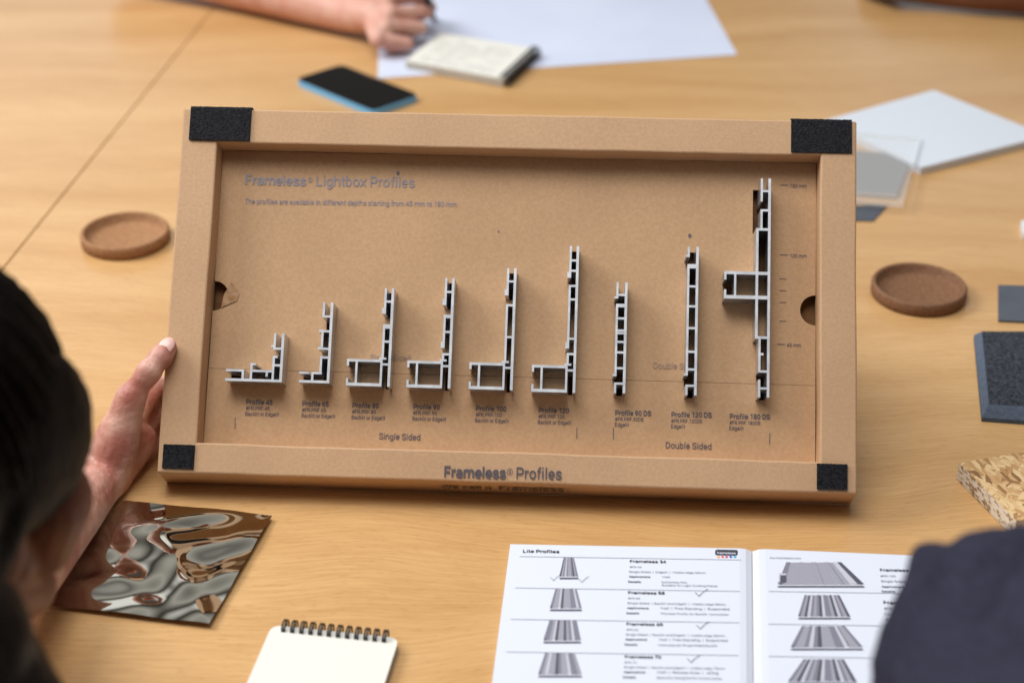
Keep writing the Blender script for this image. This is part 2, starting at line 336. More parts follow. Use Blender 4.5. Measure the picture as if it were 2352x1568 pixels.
# ---- bodies: tapered capsules fused into one skin
def capsule(bm, p, q, r1, r2, seg=16, hemi=5):
    p = Vector(p); q = Vector(q); ax = q-p; L = ax.length
    if L < 1e-6: ax = Vector((0, 0, 1)); L = 1e-6
    ax = ax/ax.length
    a = ax.cross(Vector((0, 0, 1)) if abs(ax.z) < .9 else Vector((1, 0, 0))).normalized(); b = ax.cross(a)
    sa = max(-.95, min(.95, (r1-r2)/max(L, 1e-6))); th = math.asin(sa)
    rings = []
    for i in range(1, hemi+1):
        t = -math.pi/2+(th+math.pi/2)*i/hemi
        rings.append((p+ax*(r1*math.sin(t)), r1*math.cos(t)))
    for i in range(0, hemi):
        t = th+(math.pi/2-th)*i/hemi
        rings.append((q+ax*(r2*math.sin(t)), r2*math.cos(t)))
    R_ = [[bm.verts.new(c+(a*math.cos(2*math.pi*k/seg)+b*math.sin(2*math.pi*k/seg))*rr) for k in range(seg)] for c, rr in rings]
    s0 = bm.verts.new(p-ax*r1); s1 = bm.verts.new(q+ax*r2)
    for k in range(seg):
        k2 = (k+1) % seg
        bm.faces.new((s0, R_[0][k2], R_[0][k])); bm.faces.new((s1, R_[-1][k], R_[-1][k2]))
        for i in range(len(R_)-1): bm.faces.new((R_[i][k], R_[i][k2], R_[i+1][k2], R_[i+1][k]))
def ellip(bm, mat4, c, rad):
    m = mat4 @ Matrix.Translation(c) @ Matrix.Diagonal((rad[0], rad[1], rad[2], 1))
    bmesh.ops.create_icosphere(bm, subdivisions=3, radius=1, matrix=m)
def fuse(name, bm, voxel, smooth, mat, parent=None, wrinkle=0, wscale=20, extra=None):
    bmesh.ops.recalc_face_normals(bm, faces=bm.faces)
    o = obj(name, bm, mat)
    a = o.modifiers.new('r', 'REMESH'); a.mode = 'VOXEL'; a.voxel_size = voxel
    b = o.modifiers.new('s', 'SMOOTH'); b.iterations = smooth; b.factor = .5
    bpy.context.view_layer.update()
    dg = bpy.context.evaluated_depsgraph_get()
    me = bpy.data.meshes.new_from_object(o.evaluated_get(dg))
    bpy.data.objects.remove(o)
    if wrinkle:
        for v in me.vertices:
            v.co += v.normal*(noise.noise(v.co*wscale)*wrinkle+noise.noise(v.co*wscale*2.7)*wrinkle*.4)
    if extra:
        b2 = bmesh.new(); b2.from_mesh(me); extra(b2); b2.to_mesh(me); b2.free()
    return obj(name, me, mat, parent, smooth=True)

# ------------------------------------------------------------------ TABLE
A = at(20, 600); B = at(490, 20)
def seam_x(y): return A.x+(B.x-A.x)*(y-A.y)/(B.y-A.y)
g = .0007
for k, q in enumerate((((-2.3, .52), (seam_x(.52)-g, .52), (seam_x(3.3)-g, 3.3), (-2.3, 3.3)),
                       ((seam_x(.52)+g, .52), (2.3, .52), (2.3, 3.3), (seam_x(3.3)+g, 3.3)))):
    t = slab('table_top', q, -.03, 0, M['wood'], bevel=.0008)
    tag(t, ('left wooden table panel beyond the diagonal seam' if k == 0 else 'large light wooden table panel carrying the cardboard display'), 'table', kind='structure')

# ------------------------------------------------------------------ DISPLAY BOX
T = .036; AL = R(39.5); FB = .006; FS = .0015
ZF = FB*math.cos(AL)+T*math.sin(AL)
PL = at(361, 1083, ZF); PR = at(1968, 1134, ZF)
r = (PR-PL); W = r.length; r.normalize()
h = Vector((-r.y, r.x, 0)); Z = Vector((0, 0, 1))
u = h*math.sin(AL)+Z*math.cos(AL); n = -h*math.cos(AL)+Z*math.sin(AL)
O = (PL+PR)/2-n*T
BM = Matrix(((r.x, u.x, n.x, O.x), (r.y, u.y, n.y, O.y), (r.z, u.z, n.z, O.z), (0, 0, 0, 1)))
BI = BM.inverted(); B3 = BI.to_3x3()
cl = BI @ CAM
def Bp(px, py, z):
    d = B3 @ ray(px, py)
    return cl+d*((z-cl.z)/d.z)
tl = Bp(432, 247, T); tr = Bp(1975, 280, T)
HT = (tl.y+tr.y)/2
iTL, iTR, iBR, iBL = Bp(503, 327, T), Bp(1890, 358, T), Bp(1877, 1060, T), Bp(447, 1016, T)
ix0 = (iTL.x+iBL.x)/2; ix1 = (iTR.x+iBR.x)/2; iy0 = (iBL.y+iBR.y)/2; iy1 = (iTL.y+iTR.y)/2
board = empty('display_box'); board.matrix_world = BM
tag(board, 'open cardboard display box with printed lettering, tilted back and held at its left edge', 'display box')
ZP = .0140; ZP2 = .0145
bm = bmesh.new()
w2 = W/2
loops = [[(-w2-FS, -FB, 0), (w2+FS, -FB, 0), (w2+FS, HT+.001, 0), (-w2-FS, HT+.001, 0)],
         [(-w2, 0, T), (w2, 0, T), (w2, HT, T), (-w2, HT, T)],
         [(ix0, iy0, T), (ix1, iy0, T), (ix1, iy1, T), (ix0, iy1, T)],
         [(ix0, iy0, .009), (ix1, iy0, .009), (ix1, iy1, .009), (ix0, iy1, .009)]]
LV = [[bm.verts.new(p) for p in L] for L in loops]
for a in range(3):
    for i in range(4):
        bm.faces.new((LV[a][i], LV[a][(i+1) % 4], LV[a+1][(i+1) % 4], LV[a+1][i]))
bm.edges.ensure_lookup_table()
be = []
for L in (LV[1], LV[2]):
    s = set(L); be += [e for e in bm.edges if e.verts[0] in s and e.verts[1] in s]
for i in range(4): be += [e for e in bm.edges if set(e.verts) == {LV[0][i], LV[1][i]}]
bmesh.ops.bevel(bm, geom=be, offset=.0014, segments=2, profile=.5, affect='EDGES')
bmesh.ops.subdivide_edges(bm, edges=[e for e in bm.edges if e.calc_length() > .1], cuts=36, use_grid_fill=True)
for v in bm.verts:
    v.co.y += noise.noise(Vector((v.co.x*14, v.co.y*14, 3)))*.0009+noise.noise(Vector((v.co.x*60, v.co.y*60, 3)))*.0004
    v.co.x += noise.noise(Vector((v.co.x*14, v.co.y*14, 9)))*.0008
    if v.co.z > .02: v.co.z += noise.noise(Vector((v.co.x*9, v.co.y*9, 5)))*.0009
obj('frame', bm, M['card'], board, smooth=False)
bm = bmesh.new()
cells(bm, [(-w2+.001, .001, w2-.001, HT-.001)], .0005, .003)
obj('back_panel', bm, M['card_dark'], board)
# profiles: walls in photo pixels, up from the lower left corner of each section
def Lbox(hh, bars, gaps):
    rc = [(0, 0, 82, 7), (0, 55, 82, 61), (0, 7, 5, 17), (0, 45, 5, 55), (20, 7, 25, 55), (77, 0, 82, 61), (95, 0, 101, hh), (82, 48, 95, 53), (74, 61, 90, 66)]
    ed = 61
    for a, b in gaps+[(hh, hh)]:
        rc.append((79, ed, 84, a)); ed = b
    for a, b in gaps: rc += [(75, b, 84, b+5), (79, a-5, 95, a), (75, b+5, 79, b+14)]
    rc += [(79, y, 95, y+5) for y in bars]
    return rc
def bar(hh, bars, gaps, w=26):
    rc = [(w-6, 0, w, hh)]; ed = 0
    for a, b in gaps+[(hh, hh)]:
        rc.append((0, ed, 5, a)); ed = b
    for a, b in gaps: rc += [(-4, b, 5, b+5), (0, a-5, w, a)]
    return rc+[(0, y, w, y+5) for y in bars]
PR180 = [(28, 0, 34, 502), (0, 132, 6, 386), (0, 132, 34, 138), (-73, 222, 34, 230), (-73, 278, 34, 285), (0, 380, 34, 386),
         (8, 0, 13, 40), (8, 56, 13, 132), (8, 56, 34, 61), (8, 95, 20, 100), (8, 18, 34, 23), (10, 386, 15, 430), (10, 448, 15, 502), (10, 425, 34, 430), (10, 470, 34, 475),
         (-50, 230, -45, 278), (-73, 230, -68, 243), (-73, 265, -68, 278)]
LH = lambda hh, cut: [(84, 2, 94, 47), (79, cut, 96, hh)]
profs = [
 ((517, 874), [(0, 0, 130, 6), (0, 22, 42, 27), (37, 6, 42, 27), (56, 6, 61, 42), (56, 22, 98, 27), (92, 12, 97, 27), (56, 37, 68, 42), (106, 6, 111, 60), (106, 78, 111, 112), (124, 0, 130, 112), (106, 74, 130, 79), (101, 79, 111, 84), (106, 36, 130, 41), (97, 22, 106, 27), (111, 55, 117, 60)],
  [(110, 44, 125, 74), (114, 7, 125, 34), (1, 8, 34, 21)], 'shortest aluminium profile, L-shaped with a long stepped foot, leftmost on the board'),
 ((686, 878), [(0, 0, 70, 6), (0, 20, 22, 25), (28, 20, 52, 25), (28, 6, 33, 25), (46, 25, 51, 62), (46, 76, 51, 122), (46, 150, 51, 185), (64, 0, 70, 185), (46, 150, 70, 155), (46, 116, 70, 121), (46, 76, 70, 81), (40, 76, 46, 82), (46, 56, 70, 61), (40, 116, 46, 122)],
  [(47, 2, 66, 56), (47, 121, 66, 150), (1, 8, 26, 19)], 'second aluminium profile from the left, small open foot and no closed box'),
 ((794, 885), Lbox(225, [192, 100, 132], [(142, 166)]), LH(225, 165), 'third aluminium profile from the left, lowest of the four with a boxed foot'),
 ((933, 889), Lbox(252, [218, 126, 160], [(80, 92), (168, 190)]), LH(252, 190), 'fourth aluminium profile from the left, boxed foot, slightly taller than the third'),
 ((1076, 893), Lbox(279, [246, 118], [(196, 216)]), LH(279, 216), 'fifth aluminium profile from the left, boxed foot and upright with one long chamber'),
 ((1220, 899), Lbox(336, [300, 276, 210, 120], [(90, 100), (246, 262)]), LH(336, 215), 'sixth aluminium profile from the left, tallest of those with a boxed foot'),
 ((1410, 902), bar(254, [54, 90, 114, 134, 140, 168, 196, 222], [(24, 38), (204, 216)]), [(0, 1, 23, 54), (0, 170, 23, 222)], 'shorter of the two straight aluminium bars without a foot'),
 ((1574, 907), bar(340, [56, 96, 150, 200, 246, 290], [(24, 44), (300, 316)]), [(0, 1, 23, 56), (0, 246, 23, 340)], 'taller of the two straight aluminium bars without a foot'),
 ((1733, 912), PR180, [(10, 1, 30, 56), (-2, 386, 30, 490), (-70, 228, -48, 280), (3, 290, 30, 380)], 'tallest aluminium profile with a boxed arm sticking out sideways, rightmost on the board')]
ZT = ZP+.020
holes = []
for (ax, ay), rects, hol, lab in profs:
    P = Bp(ax, ay, ZT); k = (Bp(ax+60, ay, ZT)-Bp(ax-60, ay, ZT)).length/120
    hh = max(q[3] for q in rects); ky = (Bp(ax+20, ay-hh, ZT).y-P.y)/hh
    bm = bmesh.new()
    cells(bm, [(min(a, c)*k, min(b, d)*ky, max(a, c)*k, max(b, d)*ky) for a, b, c, d in rects], .0034, ZT, side=1)
    bmesh.ops.translate(bm, verts=bm.verts, vec=(0, 0, -.0034))
    o = obj('aluminium_profile', bm, [M['alu_cut'], M['alu']])
    o.matrix_world = BM @ Matrix.Translation((P.x, P.y, .0034))
    tag(o, lab, 'metal profile', 'aluminium profile sections set in the display box')
    holes += [(P.x+a*k, P.y+b*ky, P.x+c*k, P.y+d*ky) for a, b, c, d in hol]
# recessed panel, two flaps, with cut-outs and finger notches
cy = (Bp(475, 846, ZP).y+Bp(1878, 884, ZP).y)/2
ncl = Bp(490, 679, ZP); ncr = Bp(1880, 713, ZP); NR = .0125
nx = [(ix0+.0003, ncl.y-.016, ix0+.018, ncl.y+.016), (ix1-.018, ncr.y-.016, ix1-.0003, ncr.y+.016)]
bm = bmesh.new()
cells(bm, [(ix0+.0003, cy, ix1-.0003, iy1-.0003)], ZP-.003, ZP, [(a, max(b, cy), c, d) for a, b, c, d in holes if d > cy]+nx)
for s, cx, yc, q in ((1, ix0+.0003, ncl.y, nx[0]), (-1, ix1-.0003, ncr.y, nx[1])):
    ar_ = [(cx+s*NR*math.cos(t), yc+NR*math.sin(t)) for t in [math.pi/2-math.pi*i/16 for i in range(17)]]
    xo = q[2] if s > 0 else q[0]
    pts = [(cx, q[3])]+ar_+[(cx, q[1]), (xo, q[1]), (xo, q[3])]
    vs = [bm.verts.new((x, y, ZP)) for x, y in pts]
    f = bm.faces.new(vs); f.normal_update()
    if f.normal.z < 0: f.normal_flip()
    av = [(bm.verts.new((x, y, ZP)), bm.verts.new((x, y, ZP-.003))) for x, y in ar_]
    for i in range(16): bm.faces.new((av[i][0], av[i+1][0], av[i+1][1], av[i][1]))
obj('recessed_panel', bm, M['card_in'], board)
bm = bmesh.new()
cells(bm, [(ix0+.0003, iy0+.0003, ix1-.0003, cy-.00035)], ZP-.003, ZP2, [(a, b, c, min(d, cy)) for a, b, c, d in holes if b < cy-.001])
obj('lower_flap', bm, M['card_in'], board)
bm = bmesh.new()
fv = [bm.verts.new(Bp(*p)) for p in ((508, 706, ZP+.001), (514, 676, ZP+.003), (532, 648, ZP+.0045), (549, 672, ZP+.001), (545, 690, ZP+.0008))]
bm.faces.new(fv)
obj('torn_flap', bm, M['card_torn'], board)
# fastener patches
def patch(p0, p1, wrap):
    a = Bp(*p0, T); b = Bp(*p1, T)
    x0, x1, y0, y1 = a.x, b.x, b.y, min(a.y, HT-.0005)
    bm = bmesh.new(); nx_, ny_ = 60, 36
    path = [(y0+(y1-y0)*j/ny_, T+.0018) for j in range(ny_+1)]
    if wrap: path += [(HT+.0010, T+.0010), (HT+.0018, T-.002), (HT+.0020, T-.012), (HT+.0020, T-.024)]
    V = [[bm.verts.new((x0+(x1-x0)*i/nx_, y, z+(random.random()-.5)*.0005)) for i in range(nx_+1)] for y, z in path]
    for row in V:
        for v in row:
            v.co.y += (random.random()-.5)*.0004
    for j in range(len(V)-1):
        for i in range(nx_): bm.faces.new((V[j][i], V[j][i+1], V[j+1][i+1], V[j+1][i]))
    bd = [e for e in bm.edges if e.is_boundary]
    ex = bmesh.ops.extrude_edge_only(bm, edges=bd)
    for v in [q for q in ex['geom'] if isinstance(q, bmesh.types.BMVert)]:
        if v.co.y < HT+.0002: v.co.z = T+.0003
        else: v.co.y -= .001
    bmesh.ops.recalc_face_normals(bm, faces=bm.faces)
    obj('fastener_patch', bm, M['fleece'], board)
patch((440, 243), (574, 325), True); patch((1817, 272), (1956, 353), True)
patch((377, 1020), (445, 1077), False); patch((1876, 1064), (1946, 1125), False)
# board lettering
NZ = Vector((0, 0, 1))
def panel(px, py):
    p = Bp(px, py, ZP)
    z = ZP if p.y > cy else ZP2
    return Bp(px, py, z+.0004)
def print_on(lines, mat, mp=panel, name='printed_lettering', hs=1.0, parent=None, nrm=NZ):
    bm = bmesh.new()
    for s, x0, x1, y0, y1, bold in lines:
        if s is None: stroke(bm, mp(x0, y0), mp(x1, y1), bold, nrm)
        else: letter(bm, s, mp(x0, y0), mp(x1, y1), nrm, bold, hs)
    return obj(name, bm, mat, parent or board)
print_on([('Frameless', 563, 703, 424, 427, .022), ('®', 706, 718, 421, 421, 0), ('Lightbox Profiles', 726, 952, 427, 431, .008)], M['print_sheen'], hs=1.1)
print_on([('The profiles are available in different depths starting from 45 mm to 180 mm.', 561, 1051, 468, 475, .006)], M['print_sheen'], hs=1.15)
for s, x, y in (('180 mm', 1814, 431), ('120 mm', 1814, 591), ('45 mm', 1807, 796)):
    print_on([(s, x, x+len(s)*6.5, y, y+1, .006), (None, x-22, x-4, y-6, y-5.6, .0006)], M['print'], hs=1.1)
print_on([(None, 1790, 1806, y, y+.4, .0005) for y in (640, 667, 694, 737)], M['print'], name='scale_tick')
print_on([('Single Sided', 850, 943, 827, 829, .006)], M['print_ghost'], hs=1.1)
print_on([('Double Sided', 1501, 1604, 846, 849, .006)], M['print_ghost'], hs=1.1)
cols = [('45', 565, 928, 0), ('65', 694, 932, 0), ('80', 809, 936, 0), ('90', 949, 939, 0), ('100', 1093, 943, 0), ('120', 1237, 947, 0), ('90 DS', 1413, 953, 1), ('120 DS', 1542, 957, 1), ('180 DS', 1676, 961, 1)]
for s, x, y, ds in cols:
    wd = {2: 61, 3: 70, 5: 83, 6: 93}[len(s)]
    L = [('Profile '+s, x, x+wd, y, y+1.5, .018)]
    cd_ = '#FR.PRF.'+s.replace(' ', '')
    L.append((cd_, x-1, x-1+len(cd_)*5.5, y+13, y+14, .006))
    if ds: L.append(('Edgelit', x-1, x+32, y+26, y+26.5, .006))
    else: L.append(('Backlit or Edgelit', x-2, x+76, y+26, y+28, .006))
    print_on(L, M['print'], hs=1.15)
print_on([('Single Sided', 870, 965, 1008, 1011, .007)], M['print'], hs=1.12)
print_on([('Double Sided', 1529, 1634, 1029, 1032, .007)], M['print'], hs=1.12)
for x, y in ((540, 959), (1325, 981), (1409, 982), (1768, 994)):
    print_on([(None, x, x-.5, y, y+26, .0006)], M['print'], name='bracket_mark')
front = lambda px, py: Bp(px, py, T+.0012)
print_on([('Frameless', 1020, 1162, 1095, 1098, .024), ('®', 1164, 1178, 1092, 1092, .0), ('Profiles', 1186, 1290, 1099, 1101, .008)], M['print_dark'], front, hs=1.18)
bx0, bx1 = Bp(1008, 1130, T).x, Bp(1310, 1138, T).x
fn = Vector((0, -T, FB)).normalized()
bm = bmesh.new()
fb_ = lambda x, z: Vector((x, -FB*(1-z/T), z))+fn*.0014
letter(bm, 'We call it', fb_(bx0, .018), fb_(bx0+(bx1-bx0)*.40, .018), fn, .02, 1.1)
letter(bm, 'Frameless', fb_(bx0+(bx1-bx0)*.45, .018), fb_(bx1-.005, .018), fn, .03, 1.1)
letter(bm, '®', fb_(bx1-.004, .020), fb_(bx1, .020), fn, 0, 1.0)
obj('printed_lettering', bm, M['ink'], board)
for x, y, rr in ((914, 398, .0014), (1584, 541, .0014), (1145, 532, .0007)):
    bm = bmesh.new()
    p = panel(x, y); f = [bm.verts.new(p+Vector((math.cos(t)*rr, math.sin(t)*rr*1.3, 0))) for t in [i*math.pi/4 for i in range(8)]]; bm.faces.new(f)
    obj('stain', bm, M['print'], board)

# ------------------------------------------------------------------ COASTERS
def coaster(px, py, label, mat):
    hgt = .014; c = at(px, py, hgt); Rr = .0466
    prof = [(0, 0), (Rr-.003, 0), (Rr-.001, .001), (Rr, .003), (Rr, hgt-.002), (Rr-.0012, hgt-.0003), (Rr-.0025, hgt), (Rr-.004, hgt-.0003), (Rr-.0052, hgt-.002), (Rr-.0060, .0050), (Rr-.0080, .0040), (0, .0038)]
    bm = bmesh.new(); sg = 72; rings = []
    for rr, z in prof:
        rings.append([bm.verts.new((rr*math.cos(2*math.pi*k/sg), rr*math.sin(2*math.pi*k/sg), z)) for k in range(sg)] if rr > 0 else [bm.verts.new((0, 0, z))])
    for i in range(len(prof)-1):
        a, b = rings[i], rings[i+1]
        for k in range(sg):
            k2 = (k+1) % sg
            if len(a) == 1: bm.faces.new((a[0], b[k2], b[k]))
            elif len(b) == 1: bm.faces.new((a[k], a[k2], b[0]))
            else: bm.faces.new((a[k], a[k2], b[k2], b[k]))
    o = obj('coaster', bm, mat, smooth=True); o.location = (c.x, c.y, 0)
    tag(o, label, 'coaster', 'round brown coasters on the table')
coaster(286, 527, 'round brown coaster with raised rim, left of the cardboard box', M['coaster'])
coaster(2112, 650, 'round brown coaster with raised rim and shade put into its colour, right of the cardboard box', M['coaster_shaded'])

# ------------------------------------------------------------------ PHONE
ph = [at(678, 180, .009), at(772, 146, .009), at(958, 232, .009), at(848, 250, .009)]
a = ph[3]-ph[0]; bdir = Vector((-a.y, a.x, 0)).normalized()
aw = a.normalized(); q0 = at(678, 181, .009); q0.z = 0
LN, WD = .159, .078
if bdir.dot(ph[1]-ph[0]) < 0: bdir = -bdir
quad = [q0, q0+aw*LN, q0+aw*LN+bdir*WD, q0+bdir*WD]
cen = (quad[0]+quad[2])/2
phone = empty('mobile_phone', cen)
def inset(q, d):
    c = sum(q, Vector((0, 0, 0)))/4
    return [p+(c-p).normalized()*d*1.414 for p in q]
def local(q, c): return [p-Vector((c.x, c.y, 0)) for p in q]
slab('case', local(quad, cen), .0002, .0080, M['blue'], .011, phone, .0012)
slab('screen', local(inset(quad, .0010), cen), .0081, .0094, M['glass_black'], .010, phone, .0006)
tag(phone, 'black-screened mobile phone in a light blue case behind the cardboard box', 'phone')

# ------------------------------------------------------------------ LARGE SHEET, SMALL NOTEBOOK
pa, pb = at(868, 181), at(1693, 127)
d = (at(1622, 0)-pb).normalized()
o = slab('paper_sheet', [pa, pb, pb+d*.62, pa+d*.62], .0004, .0008, M['paper_big'])
tag(o, 'large white sheet of drawing paper lying flat under the writing hand', 'paper')
nb = [at(930, 140, .012), at(1012, 76, .012), at(1232, 112, .012), at(1156, 182, .012)]
o0 = (nb[0]+nb[2])/2; o0.z = 0
note = empty('spiral_notebook', o0)
tag(note, 'small cream spiral notebook with handwriting, lying on the large white sheet', 'notebook', 'spiral notebooks on the table')
lq = [Vector((p.x-o0.x, p.y-o0.y, 0)) for p in nb]
slab('page_block', lq, .0010, .012, [M['cream'], M['page_edge']], .003, note)
bm = bmesh.new()
for i in range(8):
    t0 = .12+.1*i
    for sgm in range(5):
        if random.random() < .2: continue
        u0 = .1+.15*sgm; u1 = u0+.1+random.random()*.05
        P = lambda uu, tt: (lq[0]+(lq[1]-lq[0])*tt+(lq[3]-lq[0])*uu)+Vector((0, 0, .0123))
        pr = None
        for j in range(7):
            p = P(u0+(u1-u0)*j/6, t0+(random.random()-.5)*.05)
            if pr is not None: stroke(bm, pr, p, .0009, NZ)
            pr = p
obj('handwriting', bm, M['ink_grey'], note)
def rings(root, p0, p1, across, count, rad, thick, zc):
    for i in range(count):
        c = p0.lerp(p1, (i+.5)/count); bm = bmesh.new()
        for off in (-.0009, .0009):
            pts = [c+across*(math.cos(t)*rad)+Vector((0, 0, zc+math.sin(t)*rad))+(p1-p0).normalized()*off for t in [2*math.pi*k/20 for k in range(21)]]
            tube(bm, pts, thick, 6)
        obj('coil_ring', bm, M['wire'], root)
ac = (lq[3]-lq[0]).normalized()
rings(note, lq[3]-ac*.0005, lq[2]-ac*.0005, ac, 16, .0085, .0009, .0075)

# ------------------------------------------------------------------ SAMPLES AT THE RIGHT
def sheet(name, pxs, z0, z1, mats, label, cat, r=0, group=None, bevel=0):
    q = [at(x, y, z1) for x, y in pxs]; c = sum(q, Vector((0, 0, 0)))/4; c.z = 0
    o = slab(name, [Vector((p.x, p.y, 0)) for p in q], z0, z1, mats, r, None, bevel, origin=(c.x, c.y, 0))
    return tag(o, label, cat, group)
sheet('sample_tile', [(1890, 278), (2145, 207), (2405, 312), (2116, 385)], .0004, .009, M['white_tile'], 'thick white acrylic tile behind the right end of the cardboard box', 'sample tile', .001, bevel=.0006)
sheet('sample_sheet', [(1880, 478), (2042, 468), (2006, 507), (1880, 505)], .0004, .0014, M['slate'], 'thin dark grey sheet sticking out under the clear acrylic square', 'sample sheet')
sheet('acrylic_square', [(1930, 303), (2116, 318), (2074, 470), (1880, 456)], .0092, .0127, [M['clear'], M['clear_edge']], 'larger clear acrylic square between the cardboard box and the white tile', 'acrylic sample')
sheet('acrylic_square', [(1920, 342), (2096, 356), (2060, 446), (1880, 434)], .0018, .0062, [M['frost'], M['frost_edge']], 'grey tinted acrylic square seen through the clear one', 'acrylic sample')
sheet('sample_sheet', [(2293, 654), (2440, 658), (2440, 742), (2293, 735)], .0004, .0024, M['slate'], 'slate grey sheet cut by the right edge, right of the right-hand coaster', 'sample sheet')
sheet('sample_chip', [(2345, 507), (2400, 500), (2400, 545), (2349, 535)], .0004, .007, M['tile_edge'], 'small white chip at the right edge above the slate grey sheet', 'sample tile', .001)
# charcoal felt tile with sloping pale edges
fq = [at(2236, 778, 0), at(2480, 780, 0), at(2490, 985, 0), at(2254, 968, 0)]
c = sum(fq, Vector((0, 0, 0)))/4
bm = bmesh.new()
lo = [Vector((p.x-c.x, p.y-c.y, 0)) for p in fq]
hi = [p+(-p.normalized())*.0075*1.3+Vector((0, 0, .013)) for p in lo]
md = [p+Vector((0, 0, .004)) for p in lo]
rows = [[bm.verts.new(p+Vector((0, 0, .0003))) for p in L] for L in (lo, md, hi)]
for a_ in range(2):
    for i in range(4):
        f = bm.faces.new((rows[a_][i], rows[a_][(i+1) % 4], rows[a_+1][(i+1) % 4], rows[a_+1][i])); f.material_index = 1
bm.faces.new(rows[2])
bmesh.ops.recalc_face_normals(bm, faces=bm.faces)
o = obj('felt_tile', bm, [M['felt'], M['felt_edge']]); o.location = (c.x, c.y, 0)
tag(o, 'charcoal felt tile with blue-grey sides, at the right edge above the strand board', 'sample tile')
# strand board block
sheet('strand_board_block', [(2203, 1063), (2430, 1022), (2560, 1150), (2335, 1196)], .0004, .016, [M['osb'], M['osb_edge']], 'block of strand board with pale chipped edge above the dark sleeve', 'wood sample')

# ------------------------------------------------------------------ RIPPLED MIRROR FOIL
cn = [at(285, 1160), at(626, 1193), at(482, 1444), at(86, 1396)]
c = sum(cn, Vector((0, 0, 0)))/4
bm = bmesh.new(); nu, nv = 150, 120; V = []
for j in range(nv+1):
    row = []
    for i in range(nu+1):
        a_, b_ = i/nu, j/nv
        p = cn[0].lerp(cn[1], a_).lerp(cn[3].lerp(cn[2], a_), b_)-c
        e = min(a_, 1-a_, b_, 1-b_)
        k = min(1, .3+e*4)
        s_ = 0
        for (kx, ky_, ph_, am) in ((118, 42, .4, 1.0), (-64, 128, 2.1, .9), (30, -150, 4.0, .7), (150, 96, 1.2, .45)):
            s_ += am*math.sin(kx*p.x+ky_*p.y+ph_+1.3*noise.noise(Vector((p.x*16, p.y*16, ph_))))
        z = .0050+k*.0011*s_
        row.append(bm.verts.new((p.x, p.y, max(z, .0006))))
    V.append(row)
for j in range(nv):
    for i in range(nu): bm.faces.new((V[j+1][i], V[j+1][i+1], V[j][i+1], V[j][i]))
o = obj('mirror_foil', bm, M['mirror'], smooth=True); o.location = (c.x, c.y, 0)
tag(o, 'rippled bronze mirror sheet lying in front of the seated person', 'metallic sheet')

# ------------------------------------------------------------------ FRONT NOTEPAD
zt = .008
n0, n1 = at(625, 1434, zt), at(917, 1464, zt)
ex = (n1-n0).normalized(); ey = Vector((ex.y, -ex.x, 0))
if ey.y > 0: ey = -ey
pq = [n0, n1, n1+ey*.13, n0+ey*.13]
o0 = (pq[0]+pq[2])/2; o0.z = 0
pad = empty('spiral_notepad', o0)
tag(pad, 'blank cream notepad with black wire coil in the foreground', 'notepad', 'spiral notebooks on the table')
pl = [Vector((p.x-o0.x, p.y-o0.y, 0)) for p in pq]
slab('page_block', pl, .0010, zt, [M['cream'], M['page_edge']], .008, pad)
slab('back_cover', [p+(p.normalized()*.0004) for p in pl], .0002, .0009, M['ink_light'], .008, pad)
NR_ = 12
for i in range(NR_):
    bm = bmesh.new()
    cc = pl[0].lerp(pl[1], .07+.86*(i+.5)/NR_)+Vector((ey.x, ey.y, 0))*.0045
    f = [bm.verts.new(cc+Vector((math.cos(t)*.0014, math.sin(t)*.0014, zt+.0003))) for t in [k*math.pi/4 for k in range(8)]]; bm.faces.new(f)
    obj('punched_hole', bm, M['ink'], pad)
rings(pad, pl[0].lerp(pl[1], .07)+ey*.0005, pl[0].lerp(pl[1], .93)+ey*.0005, ey, NR_, .0058, .0007, .0068)

# ------------------------------------------------------------------ BROCHURE
zb = .005
tL, tS = at(1172, 1249, zb), at(1728, 1259, zb)
dL = (at(1130, 1568, zb)-tL).normalized(); dS = (at(1731, 1568, zb)-tS).normalized()
LB = .25
tR = at(2295, 1283, zb)
o0 = tS+dS*LB/2; o0.z = 0
bro = empty('open_brochure', o0)
tag(bro, 'open product brochure with rows of grey profile pictures beside the dark sleeve', 'brochure')
def page(p0, p1, da, db):
    bm = bmesh.new(); N1 = 40; top = []
    for k in range(2):
        row = []
        for i in range(N1+1):
            t = i/N1; p = p0.lerp(p1, t)+da.lerp(db, t)*(LB*k)-o0
            z = zb-.0028*max(0, (t-.955)/.045)**2
            row.append((p.x, p.y, z))
        top.append(row)
    vt = [[bm.verts.new(p) for p in rw] for rw in top]; vb = [[bm.verts.new((p[0], p[1], .0006)) for p in rw] for rw in top]
    for i in range(N1):
        bm.faces.new((vt[0][i], vt[1][i], vt[1][i+1], vt[0][i+1])); bm.faces.new((vb[0][i], vb[0][i+1], vb[1][i+1], vb[1][i]))
        for k in (0, 1): bm.faces.new((vt[k][i], vt[k][i+1], vb[k][i+1], vb[k][i]))
    for i in (0, N1): bm.faces.new((vt[0][i], vt[1][i], vb[1][i], vb[0][i]))
    bmesh.ops.recalc_face_normals(bm, faces=bm.faces)
    obj('page', bm, M['paper'], bro)
g2 = Vector((.0003, 0, 0))
page(tL, tS-g2, dL, dS); page(tR, tS+g2, dS+Vector((.16, 0, 0)), dS)
pg = lambda px, py: at(px, py, zb+.0003)-o0
pg2 = lambda px, py: at(px, py, zb+.0006)-o0
def pgprint(lines, mat, name='printed_lettering', hs=1.0): return print_on(lines, mat, pg, name, hs, bro, NZ)
SL = .015
def ln(s, x, w, y, bold=.0): return (s, x, x+w, y, y+w*SL, bold)
pgprint([ln('Lite Profiles', 1201, 84, 1268, .02)], M['ink'])
